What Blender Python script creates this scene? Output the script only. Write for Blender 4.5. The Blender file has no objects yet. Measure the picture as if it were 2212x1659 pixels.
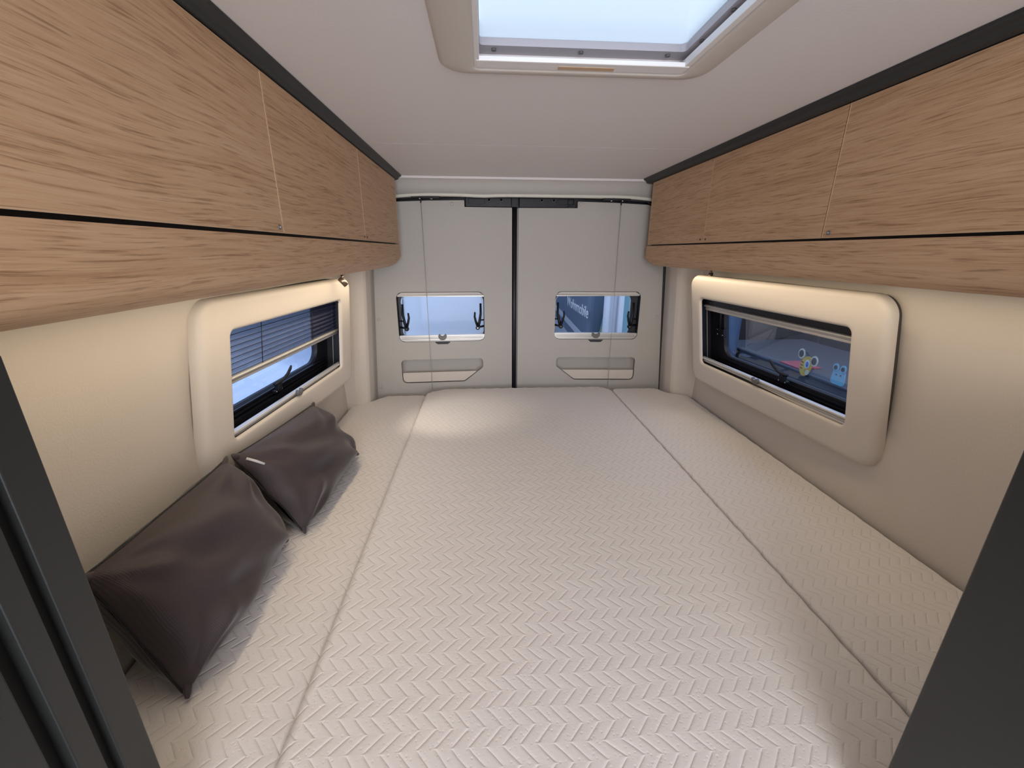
import bpy, bmesh, math, random
from mathutils import Vector, Matrix
random.seed(4)
sc = bpy.context.scene
COL = sc.collection

# ------------------------------------------------------------------ camera
cam_d = bpy.data.cameras.new('camera'); cam = bpy.data.objects.new('camera', cam_d); COL.objects.link(cam)
R = ((0.99794, 0.01568, -0.06221), (-0.06402, 0.30676, -0.94963), (0.0042, 0.95166, 0.30713))
# rows are world axes in camera axes (camera x, y, z = right, up, back)
rot = Matrix(((R[0][0], R[0][1], R[0][2]), (R[1][0], R[1][1], R[1][2]), (R[2][0], R[2][1], R[2][2])))
cam.matrix_world = Matrix.Translation((-.21, 0, 1.6)) @ rot.to_4x4()
cam_d.sensor_fit = 'HORIZONTAL'; cam_d.sensor_width = 36.0; cam_d.lens = 36.0 * 890 / 2212
cam_d.clip_start = .02; cam_d.clip_end = 100
sc.camera = cam

# ------------------------------------------------------------------ world, lights, exposure
w = bpy.data.worlds.new('hall_light'); sc.world = w; w.use_nodes = True
bg = w.node_tree.nodes['Background']; bg.inputs[0].default_value = (.72, .83, 1.0, 1); bg.inputs[1].default_value = 1.25
sc.view_settings.view_transform = 'Standard'; sc.view_settings.look = 'None'
sc.view_settings.exposure = 0.6; sc.view_settings.gamma = 1.0
try: sc.view_settings.use_curve_mapping = False
except Exception: pass

def area(name, loc, size, power, color, direction, spread=None):
    l = bpy.data.lights.new(name, 'AREA'); l.shape = 'RECTANGLE'; l.size, l.size_y = size
    l.energy = power; l.color = color
    if spread: l.spread = math.radians(spread)
    o = bpy.data.objects.new(name, l); COL.objects.link(o); o.location = loc
    o.rotation_euler = Vector(direction).to_track_quat('-Z', 'Y').to_euler()
    return o
WARM = (1.0, .83, .58)
# the under-locker LED strips (long side runs along the van)
def strip_light(name, x, y0, y1, z, power, dirx):
    l = bpy.data.lights.new(name, 'AREA'); l.shape = 'RECTANGLE'; l.size = .03; l.size_y = y1 - y0
    l.energy = power; l.color = WARM
    o = bpy.data.objects.new(name, l); COL.objects.link(o); o.location = (x, (y0 + y1) / 2, z)
    zdir = -Vector((dirx, 0, -1)).normalized(); ydir = Vector((0, 1, 0)); xdir = ydir.cross(zdir)
    o.rotation_euler = Matrix((xdir, ydir, zdir)).transposed().to_euler()
    return o
strip_light('strip_light_left', -.700, .45, 1.95, 1.511, 1.7, -.1)
strip_light('strip_light_right', .700, .45, 1.95, 1.520, 1.1, .1)
# soft fill light added behind the camera to brighten the interior
area('living_area_fill_light', (-.05, -.75, 1.90), (.5, .7), 13, (1.0, .96, .98), (0, .35, -1))
# neutral fill panel added at the open cab end, lifting ceiling and bed
area('cab_end_fill_light', (.0, -2.15, 1.15), (1.7, 1.3), 36, (.97, .97, 1.0), (0, 1, .10))
# reading spot aimed over the bed
def spot(name, loc, target, power, ang, col):
    l = bpy.data.lights.new(name, 'SPOT'); l.energy = power; l.spot_size = math.radians(ang); l.spot_blend = .9; l.shadow_soft_size = .012; l.color = col
    o = bpy.data.objects.new(name, l); COL.objects.link(o); o.location = loc
    o.rotation_euler = (Vector(target) - Vector(loc)).to_track_quat('-Z', 'Y').to_euler(); return o
spot('reading_spot_light', (-.718, 1.652, 1.463), (-.36, 1.86, .85), 5, 50, (1.0, .90, .74))
spot('reading_spot_light.001', (.772, 1.80, 1.42), (.62, 1.62, .85), 2, 60, (1.0, .90, .74))

# ------------------------------------------------------------------ materials
def nt(name):
    m = bpy.data.materials.new(name); m.use_nodes = True
    return m, m.node_tree, m.node_tree.nodes['Principled BSDF']
def L(t, a, b): t.links.new(a, b)
def mat(name, col, rough=.5, metal=0, bump=None, spec=.5, var=0, sheen=0, coat=0):
    m, t, p = nt(name)
    p.inputs['Base Color'].default_value = (*col, 1); p.inputs['Roughness'].default_value = rough
    p.inputs['Metallic'].default_value = metal; p.inputs['Specular IOR Level'].default_value = spec
    if sheen: p.inputs['Sheen Weight'].default_value = sheen; p.inputs['Sheen Roughness'].default_value = .5
    if coat: p.inputs['Coat Weight'].default_value = coat
    tc = t.nodes.new('ShaderNodeTexCoord')
    if var:
        n = t.nodes.new('ShaderNodeTexNoise'); n.inputs['Scale'].default_value = 9; n.inputs['Detail'].default_value = 5
        L(t, tc.outputs['Object'], n.inputs['Vector'])
        mx = t.nodes.new('ShaderNodeMix'); mx.data_type = 'RGBA'
        mx.inputs[6].default_value = (*[c * (1 - var) for c in col], 1); mx.inputs[7].default_value = (*[min(1, c * (1 + var)) for c in col], 1)
        L(t, n.outputs[0], mx.inputs[0]); L(t, mx.outputs[2], p.inputs['Base Color'])
    if bump:
        n = t.nodes.new('ShaderNodeTexNoise'); n.inputs['Scale'].default_value = bump[0]; n.inputs['Detail'].default_value = 4
        L(t, tc.outputs['Object'], n.inputs['Vector'])
        b = t.nodes.new('ShaderNodeBump'); b.inputs['Strength'].default_value = bump[1]; b.inputs['Distance'].default_value = .002
        L(t, n.outputs[0], b.inputs['Height']); L(t, b.outputs[0], p.inputs['Normal'])
    return m
def math_node(t, op, a, b=None):
    n = t.nodes.new('ShaderNodeMath'); n.operation = op
    for i, v in enumerate((a, b)):
        if v is None: continue
        if isinstance(v, (int, float)): n.inputs[i].default_value = v
        else: L(t, v, n.inputs[i])
    return n.outputs[0]
def wood(name):
    m, t, p = nt(name)
    tc = t.nodes.new('ShaderNodeTexCoord'); oi = t.nodes.new('ShaderNodeObjectInfo')
    sx = t.nodes.new('ShaderNodeSeparateXYZ'); L(t, tc.outputs['Object'], sx.inputs[0])
    off = math_node(t, 'MULTIPLY', oi.outputs['Random'], 37.0)
    # slow waviness of the grain
    cw = t.nodes.new('ShaderNodeCombineXYZ')
    L(t, math_node(t, 'ADD', math_node(t, 'MULTIPLY', sx.outputs[1], 2.2), off), cw.inputs[0]); L(t, math_node(t, 'MULTIPLY', sx.outputs[2], 5.0), cw.inputs[1]); L(t, math_node(t, 'MULTIPLY', sx.outputs[0], 5.0), cw.inputs[2])
    nw = t.nodes.new('ShaderNodeTexNoise'); nw.inputs['Scale'].default_value = 1.0; nw.inputs['Detail'].default_value = 2.5
    L(t, cw.outputs[0], nw.inputs['Vector'])
    wz = math_node(t, 'ADD', sx.outputs[2], math_node(t, 'MULTIPLY', math_node(t, 'SUBTRACT', nw.outputs[0], .5), .035))
    def stretched(sy, sz, det, rough=.55):
        c = t.nodes.new('ShaderNodeCombineXYZ')
        L(t, math_node(t, 'MULTIPLY', sx.outputs[0], sz), c.inputs[0])
        L(t, math_node(t, 'ADD', math_node(t, 'MULTIPLY', sx.outputs[1], sy), off), c.inputs[1])
        L(t, math_node(t, 'MULTIPLY', wz, sz), c.inputs[2])
        n = t.nodes.new('ShaderNodeTexNoise'); n.inputs['Scale'].default_value = 1; n.inputs['Detail'].default_value = det; n.inputs['Roughness'].default_value = rough
        L(t, c.outputs[0], n.inputs['Vector']); return n.outputs[0]
    broad = stretched(.55, 22, 4, .6); fine = stretched(4.5, 170, 4, .7); pores = stretched(11, 380, 3, .6)
    cr = t.nodes.new('ShaderNodeValToRGB'); e = cr.color_ramp.elements
    e[0].position = .30; e[0].color = (.41, .238, .132, 1); e[1].position = .70; e[1].color = (.63, .430, .280, 1)
    k = e.new(.48); k.color = (.54, .345, .205, 1)
    L(t, math_node(t, 'ADD', math_node(t, 'MULTIPLY', broad, .35), math_node(t, 'MULTIPLY', fine, .65)), cr.inputs[0])
    pr = t.nodes.new('ShaderNodeValToRGB'); pr.color_ramp.elements[0].position = .33; pr.color_ramp.elements[0].color = (.62, .57, .52, 1)
    pr.color_ramp.elements[1].position = .46; pr.color_ramp.elements[1].color = (1, 1, 1, 1)
    L(t, pores, pr.inputs[0])
    mx = t.nodes.new('ShaderNodeMix'); mx.data_type = 'RGBA'; mx.blend_type = 'MULTIPLY'; mx.inputs[0].default_value = 1
    L(t, cr.outputs[0], mx.inputs[6]); L(t, pr.outputs[0], mx.inputs[7]); L(t, mx.outputs[2], p.inputs['Base Color'])
    p.inputs['Roughness'].default_value = .48; p.inputs['Specular IOR Level'].default_value = .35
    b = t.nodes.new('ShaderNodeBump'); b.inputs['Strength'].default_value = .25; b.inputs['Distance'].default_value = .0008
    L(t, fine, b.inputs['Height']); L(t, b.outputs[0], p.inputs['Normal'])
    return m
def quilt(name):
    """cream mattress cover knitted in a raised herringbone"""
    m, t, p = nt(name)
    p.inputs['Base Color'].default_value = (.73, .69, .67, 1); p.inputs['Roughness'].default_value = .75
    p.inputs['Sheen Weight'].default_value = .08; p.inputs['Specular IOR Level'].default_value = .08
    tc = t.nodes.new('ShaderNodeTexCoord'); sx = t.nodes.new('ShaderNodeSeparateXYZ'); L(t, tc.outputs['Object'], sx.inputs[0])
    n0 = t.nodes.new('ShaderNodeTexNoise'); n0.inputs['Scale'].default_value = 7; L(t, tc.outputs['Object'], n0.inputs['Vector'])
    wob = math_node(t, 'MULTIPLY', math_node(t, 'SUBTRACT', n0.outputs[0], .5), .012)
    v = math_node(t, 'DIVIDE', math_node(t, 'ADD', sx.outputs[1], wob), .056)
    fv = math_node(t, 'FRACT', v); tri = math_node(t, 'ABSOLUTE', math_node(t, 'SUBTRACT', math_node(t, 'MULTIPLY', fv, 2), 1))
    u = math_node(t, 'ADD', math_node(t, 'DIVIDE', math_node(t, 'ADD', sx.outputs[0], wob), .0275), math_node(t, 'MULTIPLY', tri, 1.0))
    fu = math_node(t, 'FRACT', u)
    # every second stitch row is shifted half a rib, so ribs meet like a herringbone
    rib = math_node(t, 'ABSOLUTE', math_node(t, 'SUBTRACT', math_node(t, 'MULTIPLY', fu, 2), 1))
    ribh = math_node(t, 'SUBTRACT', 1, math_node(t, 'POWER', rib, 5))
    row = math_node(t, 'ABSOLUTE', math_node(t, 'SUBTRACT', math_node(t, 'MULTIPLY', math_node(t, 'FRACT', math_node(t, 'MULTIPLY', v, 2)), 2), 1))
    rowf = math_node(t, 'SUBTRACT', 1, math_node(t, 'POWER', row, 6))
    # grooves fade out where the rows turn
    h = math_node(t, 'SUBTRACT', 1, math_node(t, 'MULTIPLY', math_node(t, 'SUBTRACT', 1, ribh), math_node(t, 'ADD', math_node(t, 'MULTIPLY', rowf, 1.0), .0)))
    tilt = math_node(t, 'MULTIPLY', fu, .35)
    n1 = t.nodes.new('ShaderNodeTexNoise'); n1.inputs['Scale'].default_value = 160; n1.inputs['Detail'].default_value = 3; L(t, tc.outputs['Object'], n1.inputs['Vector'])
    vo = t.nodes.new('ShaderNodeTexVoronoi'); vo.inputs['Scale'].default_value = 130; L(t, tc.outputs['Object'], vo.inputs['Vector'])
    pin = math_node(t, 'MINIMUM', math_node(t, 'MULTIPLY', vo.outputs['Distance'], 3.2), 1.0)
    hh = math_node(t, 'ADD', math_node(t, 'ADD', h, tilt), math_node(t, 'ADD', math_node(t, 'MULTIPLY', n1.outputs[0], .22), math_node(t, 'MULTIPLY', pin, .35)))
    n2 = t.nodes.new('ShaderNodeTexNoise'); n2.inputs['Scale'].default_value = 4; L(t, tc.outputs['Object'], n2.inputs['Vector'])
    hh = math_node(t, 'ADD', hh, math_node(t, 'MULTIPLY', n2.outputs[0], 2.5))
    b = t.nodes.new('ShaderNodeBump'); b.inputs['Strength'].default_value = .68; b.inputs['Distance'].default_value = .0018
    L(t, hh, b.inputs['Height']); L(t, b.outputs[0], p.inputs['Normal'])
    return m
def cloth(name, col):
    m, t, p = nt(name)
    p.inputs['Base Color'].default_value = (*col, 1); p.inputs['Roughness'].default_value = .62
    p.inputs['Sheen Weight'].default_value = .25; p.inputs['Sheen Roughness'].default_value = .35; p.inputs['Specular IOR Level'].default_value = .3
    tc = t.nodes.new('ShaderNodeTexCoord')
    wv = t.nodes.new('ShaderNodeTexWave'); wv.inputs['Scale'].default_value = 120; wv.bands_direction = 'Y'; wv.inputs['Distortion'].default_value = .4
    L(t, tc.outputs['Object'], wv.inputs['Vector'])
    n = t.nodes.new('ShaderNodeTexNoise'); n.inputs['Scale'].default_value = 400; L(t, tc.outputs['Object'], n.inputs['Vector'])
    b = t.nodes.new('ShaderNodeBump'); b.inputs['Strength'].default_value = .35; b.inputs['Distance'].default_value = .0006
    L(t, math_node(t, 'ADD', wv.outputs[1], n.outputs[0]), b.inputs['Height']); L(t, b.outputs[0], p.inputs['Normal'])
    return m
def glass(name, tint, refl=.30, frost=0.0, frostcol=(.9, .95, 1)):
    m, t, p = nt(name); t.nodes.remove(p); out = t.nodes['Material Output']
    tr = t.nodes.new('ShaderNodeBsdfTransparent'); tr.inputs[0].default_value = (*tint, 1)
    gl = t.nodes.new('ShaderNodeBsdfGlossy'); gl.inputs['Roughness'].default_value = .03; gl.inputs[0].default_value = (.8, .88, 1, 1)
    fr = t.nodes.new('ShaderNodeFresnel'); fr.inputs[0].default_value = 1.4
    mx = t.nodes.new('ShaderNodeMixShader'); L(t, math_node(t, 'MINIMUM', math_node(t, 'MULTIPLY', fr.outputs[0], refl), .5), mx.inputs[0]); L(t, tr.outputs[0], mx.inputs[1]); L(t, gl.outputs[0], mx.inputs[2])
    last = mx.outputs[0]
    if frost:
        tl = t.nodes.new('ShaderNodeBsdfTranslucent'); tl.inputs[0].default_value = (*frostcol, 1)
        m2 = t.nodes.new('ShaderNodeMixShader'); m2.inputs[0].default_value = frost; L(t, last, m2.inputs[1]); L(t, tl.outputs[0], m2.inputs[2]); last = m2.outputs[0]
    L(t, last, out.inputs[0]); return m
def screen(name, col, alpha):
    m, t, p = nt(name); out = t.nodes['Material Output']
    p.inputs['Base Color'].default_value = (*col, 1); p.inputs['Roughness'].default_value = .7
    tr = t.nodes.new('ShaderNodeBsdfTransparent'); mx = t.nodes.new('ShaderNodeMixShader'); mx.inputs[0].default_value = alpha
    L(t, tr.outputs[0], mx.inputs[1]); L(t, p.outputs[0], mx.inputs[2]); L(t, mx.outputs[0], out.inputs[0]); return m
def emit(name, col, s):
    m, t, p = nt(name); p.inputs['Base Color'].default_value = (.8, .8, .8, 1)
    p.inputs['Emission Color'].default_value = (*col, 1); p.inputs['Emission Strength'].default_value = s; return m

M = dict(
    gasket=mat('dark_foam_gasket', (.07, .06, .05), .8),
    oak=wood('oak_laminate'), oak_edge=mat('oak_edge_band', (.56, .38, .24), .45, var=.12),
    wall=mat('cream_wall_felt', (.61, .552, .495), .8, bump=(260, .25), var=.02),
    panel=mat('cream_soft_panel', (.64, .58, .52), .62, bump=(300, .15), var=.02),
    ceil=mat('ceiling_laminate', (.76, .725, .72), .6, bump=(200, .1), var=.015),
    door=mat('grey_beige_door_panel', (.46, .435, .405), .6, bump=(300, .15), var=.02),
    lip=mat('pale_plastic_lip', (.66, .65, .58), .4),
    black=mat('black_rubber', (.008, .008, .012), .5), blackp=mat('black_plastic', (.008, .009, .013), .4, spec=.3),
    anth=mat('anthracite_laminate', (.022, .024, .025), .5, bump=(500, .15)),
    jamb=mat('satin_black_laminate', (.020, .0215, .021), .42, bump=(500, .1)),
    groove=mat('black_groove', (.004, .004, .004), .6),
    alu=mat('brushed_aluminium', (.62, .60, .57), .38, .55), grip=mat('grey_plastic_clip', (.13, .125, .12), .4),
    bronze=mat('bronze_metal', (.20, .15, .13), .32, .9), chrome=mat('chrome', (.7, .7, .7), .18, 1),
    button=mat('dark_button', (.09, .07, .06), .4, .3), quilt=quilt('herringbone_quilt'),
    base=mat('bed_base', (.45, .42, .38), .7, var=.05),
    pillow=cloth('dark_purple_grey_cloth', (.052, .040, .044)), pillowb=cloth('black_back_cloth', (.012, .011, .012)), tag=mat('pale_label', (.5, .5, .52), .7),
    glass=glass('blue_acrylic', (.74, .83, 1.0)), sideglass=glass('blue_acrylic_side', (.50, .62, .88), .13), roofglass=glass('frosted_roof_acrylic', (.60, .64, .66), .2, .55, (.66, .70, .72)),
    collar=mat('grey_collar', (.42, .39, .42), .4),
    white=mat('white_frame_plastic', (.80, .78, .78), .35), roofframe=mat('pale_roof_frame', (.62, .57, .53), .5),
    blind=screen('pleated_blind_mesh', (.030, .040, .10), .76), cord=mat('thin_cord', (.42, .40, .37), .6),
    floor=mat('grey_vinyl_floor', (.20, .19, .18), .5, var=.1), led=emit('led_diffuser', (1, .78, .48), 2.2), lamp=emit('lamp_diffuser', (1, .93, .85), 3),
    hallfloor=mat('hall_floor', (.16, .19, .24), .35, var=.25), hallwall=mat('hall_wall', (.10, .13, .18), .7, var=.2),
    vanwhite=mat('pale_van_paint', (.80, .82, .86), .25, coat=.4, var=.05), vangrey=mat('slate_van_paint', (.15, .19, .26), .3, coat=.3),
    stripe=mat('pale_stripe', (.62, .64, .70), .4), yellow=mat('yellow_print', (.75, .62, .12), .5), teal=mat('teal_print', (.22, .42, .48), .5),
    tiger=mat('yellow_orange_print', (.90, .58, .12), .5), cream2=mat('pale_cream_print', (.82, .78, .55), .5), blue=mat('blue_print', (.10, .22, .55), .4), owl=mat('light_blue_print', (.25, .55, .66), .5),
    dark=mat('dark_grey_panel', (.07, .075, .085), .6, var=.2), pink=mat('pink_print', (.55, .10, .12), .5), tan=mat('tan_upholstery', (.30, .22, .17), .8), counter=mat('grey_counter', (.11, .11, .12), .5, var=.1), pinkstripe=mat('dark_brown_print', (.08, .04, .02), .5), whitep=mat('white_print', (.9, .9, .9), .4),
)

# ------------------------------------------------------------------ mesh helpers
class MB:
    def __init__(s): s.v = []; s.f = []; s.sm = []; s.mi = []
    def add(s, vs, fs, smooth=False, mi=0):
        b = len(s.v); s.v += [tuple(v) for v in vs]; s.f += [tuple(b + i for i in f) for f in fs]; s.sm += [smooth] * len(fs); s.mi += [mi] * len(fs); return s
    def box(s, x0, x1, y0, y1, z0, z1, bev=0, mi=0, seg=2):
        if bev:
            bm = bmesh.new(); bmesh.ops.create_cube(bm, size=1)
            for v in bm.verts: v.co = Vector(((x0 + x1) / 2 + v.co.x * (x1 - x0), (y0 + y1) / 2 + v.co.y * (y1 - y0), (z0 + z1) / 2 + v.co.z * (z1 - z0)))
            bmesh.ops.bevel(bm, geom=bm.edges[:], offset=bev, segments=seg, affect='EDGES', profile=.5)
            bm.verts.index_update(); s.add([v.co[:] for v in bm.verts], [[v.index for v in f.verts] for f in bm.faces], False, mi); bm.free(); return s
        vs = [(x, y, z) for x in (x0, x1) for y in (y0, y1) for z in (z0, z1)]
        return s.add(vs, [(0, 1, 3, 2), (4, 6, 7, 5), (0, 4, 5, 1), (2, 3, 7, 6), (0, 2, 6, 4), (1, 5, 7, 3)], False, mi)
    def loft(s, loops, closed=True, cap0=False, cap1=False, smooth=True, mi=0):
        n = len(loops[0]); vs = [p for l in loops for p in l]; fs = []
        for k in range(len(loops) - 1):
            for i in range(n if closed else n - 1):
                j = (i + 1) % n; fs.append((k * n + i, k * n + j, (k + 1) * n + j, (k + 1) * n + i))
        s.add(vs, fs, smooth, mi)
        if cap0: s.add(loops[0], [tuple(range(n))[::-1]], False, mi)
        if cap1: s.add(loops[-1], [tuple(range(n))], False, mi)
        return s
    def tube(s, pts, r, n=12, cap=True, mi=0, rb=None):
        pts = [Vector(p) for p in pts]; loops = []
        up = None
        for i, p in enumerate(pts):
            d = (pts[min(i + 1, len(pts) - 1)] - pts[max(i - 1, 0)]).normalized()
            if up is None: up = d.orthogonal().normalized()
            else: up = (up - d * up.dot(d)).normalized()
            q = d.cross(up); rr = r[i] if isinstance(r, (list, tuple)) else r
            loops.append([tuple(p + (up * math.cos(a) * rr + q * math.sin(a) * (rb or rr))) for a in (2 * math.pi * k / n for k in range(n))])
        return s.loft(loops, True, cap, cap, True, mi)
    def prism(s, poly, f0, f1, smooth=False, mi=0):
        """poly in 2D; f0/f1 map 2D to 3D for both faces"""
        a = [f0(*p) for p in poly]; b = [f1(*p) for p in poly]
        s.loft([a, b], True, True, True, smooth, mi); return s
    def build(s, name, mats, parent=None, recalc=True):
        me = bpy.data.meshes.new(name); me.from_pydata(s.v, [], s.f)
        for p, sm, mi in zip(me.polygons, s.sm, s.mi): p.use_smooth = sm; p.material_index = mi
        for m_ in (mats if isinstance(mats, (list, tuple)) else [mats]): me.materials.append(m_)
        if recalc:
            bm = bmesh.new(); bm.from_mesh(me); bmesh.ops.remove_doubles(bm, verts=bm.verts[:], dist=1e-5)
            bmesh.ops.recalc_face_normals(bm, faces=bm.faces[:]); bm.to_mesh(me); bm.free()
        o = bpy.data.objects.new(name, me); COL.objects.link(o)
        if parent: att(o, parent)
        return o
def att(o, parent):
    o.parent = parent; o.matrix_parent_inverse = Matrix.Translation(-wloc(parent))
def wloc(o):
    return Vector(o.location)
def tag(o, label=None, cat=None, group=None, kind=None):
    if label: o['label'] = label
    if cat: o['category'] = cat
    if group: o['group'] = group
    if kind: o['kind'] = kind
    return o
def empty(name, loc, label=None, cat=None, group=None, kind=None):
    o = bpy.data.objects.new(name, None); COL.objects.link(o); o.location = loc; o.empty_display_size = .05
    return tag(o, label, cat, group, kind)
def mod_bevel(o, w_, seg=2, ang=35):
    b = o.modifiers.new('bevel', 'BEVEL'); b.width = w_; b.segments = seg; b.limit_method = 'ANGLE'; b.angle_limit = math.radians(ang); return o
def rrect(x0, x1, y0, y1, r, n=8):
    """rounded rectangle, 4*(n+1) points, counter-clockwise"""
    rs = r if isinstance(r, (list, tuple)) else (r, r, r, r)
    out = []
    for (cx, cy, a0, rr) in ((x1 - rs[0], y0 + rs[0], -90, rs[0]), (x1 - rs[1], y1 - rs[1], 0, rs[1]), (x0 + rs[2], y1 - rs[2], 90, rs[2]), (x0 + rs[3], y0 + rs[3], 180, rs[3])):
        for k in range(n + 1):
            a = math.radians(a0 + 90 * k / n); out.append((cx + rr * math.cos(a), cy + rr * math.sin(a)))
    return out
def rpoly(pts, rad, n=6):
    """round the corners of a polygon"""
    out = []; N = len(pts)
    for i in range(N):
        r = rad[i] if isinstance(rad, (list, tuple)) else rad
        p = Vector(pts[i]); a = (Vector(pts[i - 1]) - p); b = (Vector(pts[(i + 1) % N]) - p)
        if r <= 0: out.append(tuple(p)); continue
        ang = a.angle(b); d = min(r / math.tan(ang / 2), a.length * .48, b.length * .48)
        s = p + a.normalized() * d; e = p + b.normalized() * d
        for k in range(n + 1):
            t_ = k / n; q = s * (1 - t_) ** 2 + p * 2 * t_ * (1 - t_) + e * t_ ** 2; out.append(tuple(q))
    return out
def plate(mb, outer, holes, fmap, d0, d1, mi=0):
    """flat plate with holes; fmap(a, b, d) -> xyz"""
    bm = bmesh.new(); edges = []
    for lp in [outer] + holes:
        vs = [bm.verts.new((p[0], p[1], 0)) for p in lp]
        edges += [bm.edges.new((vs[i], vs[(i + 1) % len(vs)])) for i in range(len(vs))]
    bmesh.ops.triangle_fill(bm, use_beauty=True, use_dissolve=False, edges=edges)
    bm.verts.index_update()
    flat = [(v.co.x, v.co.y) for v in bm.verts]; tris = [[v.index for v in f.verts] for f in bm.faces]; bm.free()
    mb.add([fmap(a, b, d0) for a, b in flat], tris, False, mi)
    mb.add([fmap(a, b, d1) for a, b in flat], [t_[::-1] for t_ in tris], False, mi)
    for lp in [outer] + holes:
        mb.loft([[fmap(a, b, d0) for a, b in lp], [fmap(a, b, d1) for a, b in lp]], True, smooth=False, mi=mi)
    return mb

# ------------------------------------------------------------------ van shell
def wallx(z, y=1.0, sd=1):
    top = (.822 if sd > 0 else .846) + max(0, min(1, (y - .9) / 1.0)) * (.045 if sd > 0 else .03)
    bot = .905 if sd > 0 else .925
    if z <= .98: return bot
    s = min(1, (z - .98) / .54); return bot + (top - bot) * s * s * (1.4 - .4 * s)
def make_wall(name, sd, add, win):
    ys = sorted(set([-2.2, -1.2, -.4, .2, .6, .9, win[0], 1.3, 1.5, win[1], 1.95, 2.2]))
    zs = sorted(set([-.1, .4, .8, .95, 1.02, win[2], 1.2, 1.3, win[3], 1.45, 1.52, 1.7, 1.99]))
    mb = MB(); n = len(zs)
    vs = [(sd * (wallx(z, y, sd) + add), y, z) for y in ys for z in zs]; fs = []
    for i in range(len(ys) - 1):
        for j in range(n - 1):
            if ys[i] >= win[0] - 1e-6 and ys[i + 1] <= win[1] + 1e-6 and zs[j] >= win[2] - 1e-6 and zs[j + 1] <= win[3] + 1e-6: continue
            fs.append((i * n + j, i * n + j + 1, (i + 1) * n + j + 1, (i + 1) * n + j))
    mb.add(vs, fs, True)
    o = mb.build(name, M['wall']); tag(o, kind='structure')
    so = o.modifiers.new('thick', 'SOLIDIFY'); so.thickness = .02; so.offset = 0
    return o
wr = make_wall('wall_right', 1, .010, (1.06, 1.85, 1.09, 1.41)); wl = make_wall('wall_left', -1, .010, (1.03, 1.74, 1.10, 1.42))
tag(MB().box(-1.0, 1.0, -2.2, 2.25, -.06, 0).build('floor', M['floor']), kind='structure')
cm = MB()
# ceiling board with the roof-vent opening, a hairline joint at Y 1.62
plate(cm, [(-.95, -2.2), (.95, -2.2), (.95, 1.6215), (-.95, 1.6215)], [rrect(-.235, .205, .52, .955, .02)], lambda a, b, d: (a, b, 1.95 + d), 0, .03)
cm.box(-.95, .95, 1.6235, 2.262, 1.95, 1.98); cm.box(-.95, .95, 1.60, 1.65, 1.953, 1.975)
cl = cm.build('ceiling', M['ceil']); tag(cl, kind='structure')
# screws caps on the right wall
t = empty('wall_plug', (.905, 1.121, .885), 'small round screw cap low on the right wall just above the mattress', 'screw cap')
MB().tube([(.925, 1.121, .885), (.912, 1.121, .885), (.910, 1.121, .885)], [.007, .007, .005]).build('cap', M['panel'], t)

# rear pillars beside the doors
for sd, nm, add in ((-1, 'trim_1', .012), (1, 'trim_2', 0)):
    prof = [(.98, 1.95), (.905, 2.05), (.885, 2.085), (.862, 2.105), (.836, 2.125), (.826, 2.14), (.822, 2.20), (.820, 2.27), (.98, 2.27)]
    prof = [(a + add, b) for a, b in rpoly(prof, [0, .02, .03, .03, .02, .02, 0, 0, 0], 4)]
    mb = MB()
    def sh(a, z):   # the pillar leans in towards the roof
        return a - max(0, z - .8) * .062
    mb.loft([[(sd * sh(a, z), b, z) for a, b in prof] for z in (.0, .8, 1.2, 1.6, 1.9)], True, True, True, True)
    o = mb.build(nm, M['panel']); tag(o, kind='structure')
mb = MB().tube([(-.8775, 2.118, .822), (-.8775, 2.112, .822)], .008, 10)
# rear header
hd = MB(); n = 40; lo = []; la = []; lb = []; lc = []
xs = [-.82 + 1.64 * i / n for i in range(n + 1)]
def arch(x): return 1.862 - .030 * max(0, (abs(x) - .45) / .35) ** 2 - .004 * math.exp(-((x + .22) / .07) ** 2)
hd.loft([[(x, 2.262, 1.949) for x in xs], [(x, 2.258, 1.944) for x in xs], [(x, 2.266, 1.940) for x in xs], [(x, 2.270, 1.90) for x in xs], [(x, 2.268, arch(x) + .016) for x in xs], [(x, 2.262, arch(x) + .010) for x in xs], [(x, 2.262, arch(x) + .003) for x in xs], [(x, 2.268, arch(x)) for x in xs], [(x, 2.30, arch(x) + .003) for x in xs], [(x, 2.32, 1.95) for x in xs]], closed=False, smooth=True)
o = hd.build('wall_back', M['door'], recalc=False); tag(o, kind='structure')
so = o.modifiers.new('t', 'SOLIDIFY'); so.thickness = .002
# pale rubber edge under the header
hd = MB(); hd.loft([[(x, 2.259, arch(x) + .012) for x in xs], [(x, 2.2575, arch(x) + .006) for x in xs], [(x, 2.259, arch(x) - .001) for x in xs], [(x, 2.27, arch(x) - .002) for x in xs]], closed=False)
o = hd.build('trim_3', M['lip'], recalc=False); tag(o, kind='structure'); so = o.modifiers.new('t', 'SOLIDIFY'); so.thickness = .002
# thin joint strip where the ceiling meets the header
tag(MB().box(-.63, .63, 2.252, 2.262, 1.938, 1.9495, .002).build('trim_4', M['ceil']), kind='structure')
# black body flange all round the door opening
mb = MB(); plate(mb, [(-1.0, .0), (1.0, .0), (1.0, 2.0), (-1.0, 2.0)], [[(-.80, .05), (.80, .05), (.76, 1.5), (.70, 1.80), (-.70, 1.80), (-.76, 1.5)]], lambda a, b, d: (a, 2.375 + d, b), 0, .02)
mb.box(-.9, .9, 2.30, 2.375, 1.868, 1.90); mb.box(-.09, .02, 2.352, 2.372, .05, 1.83)
tag(mb.build('trim_5', M['black']), kind='structure')

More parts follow.
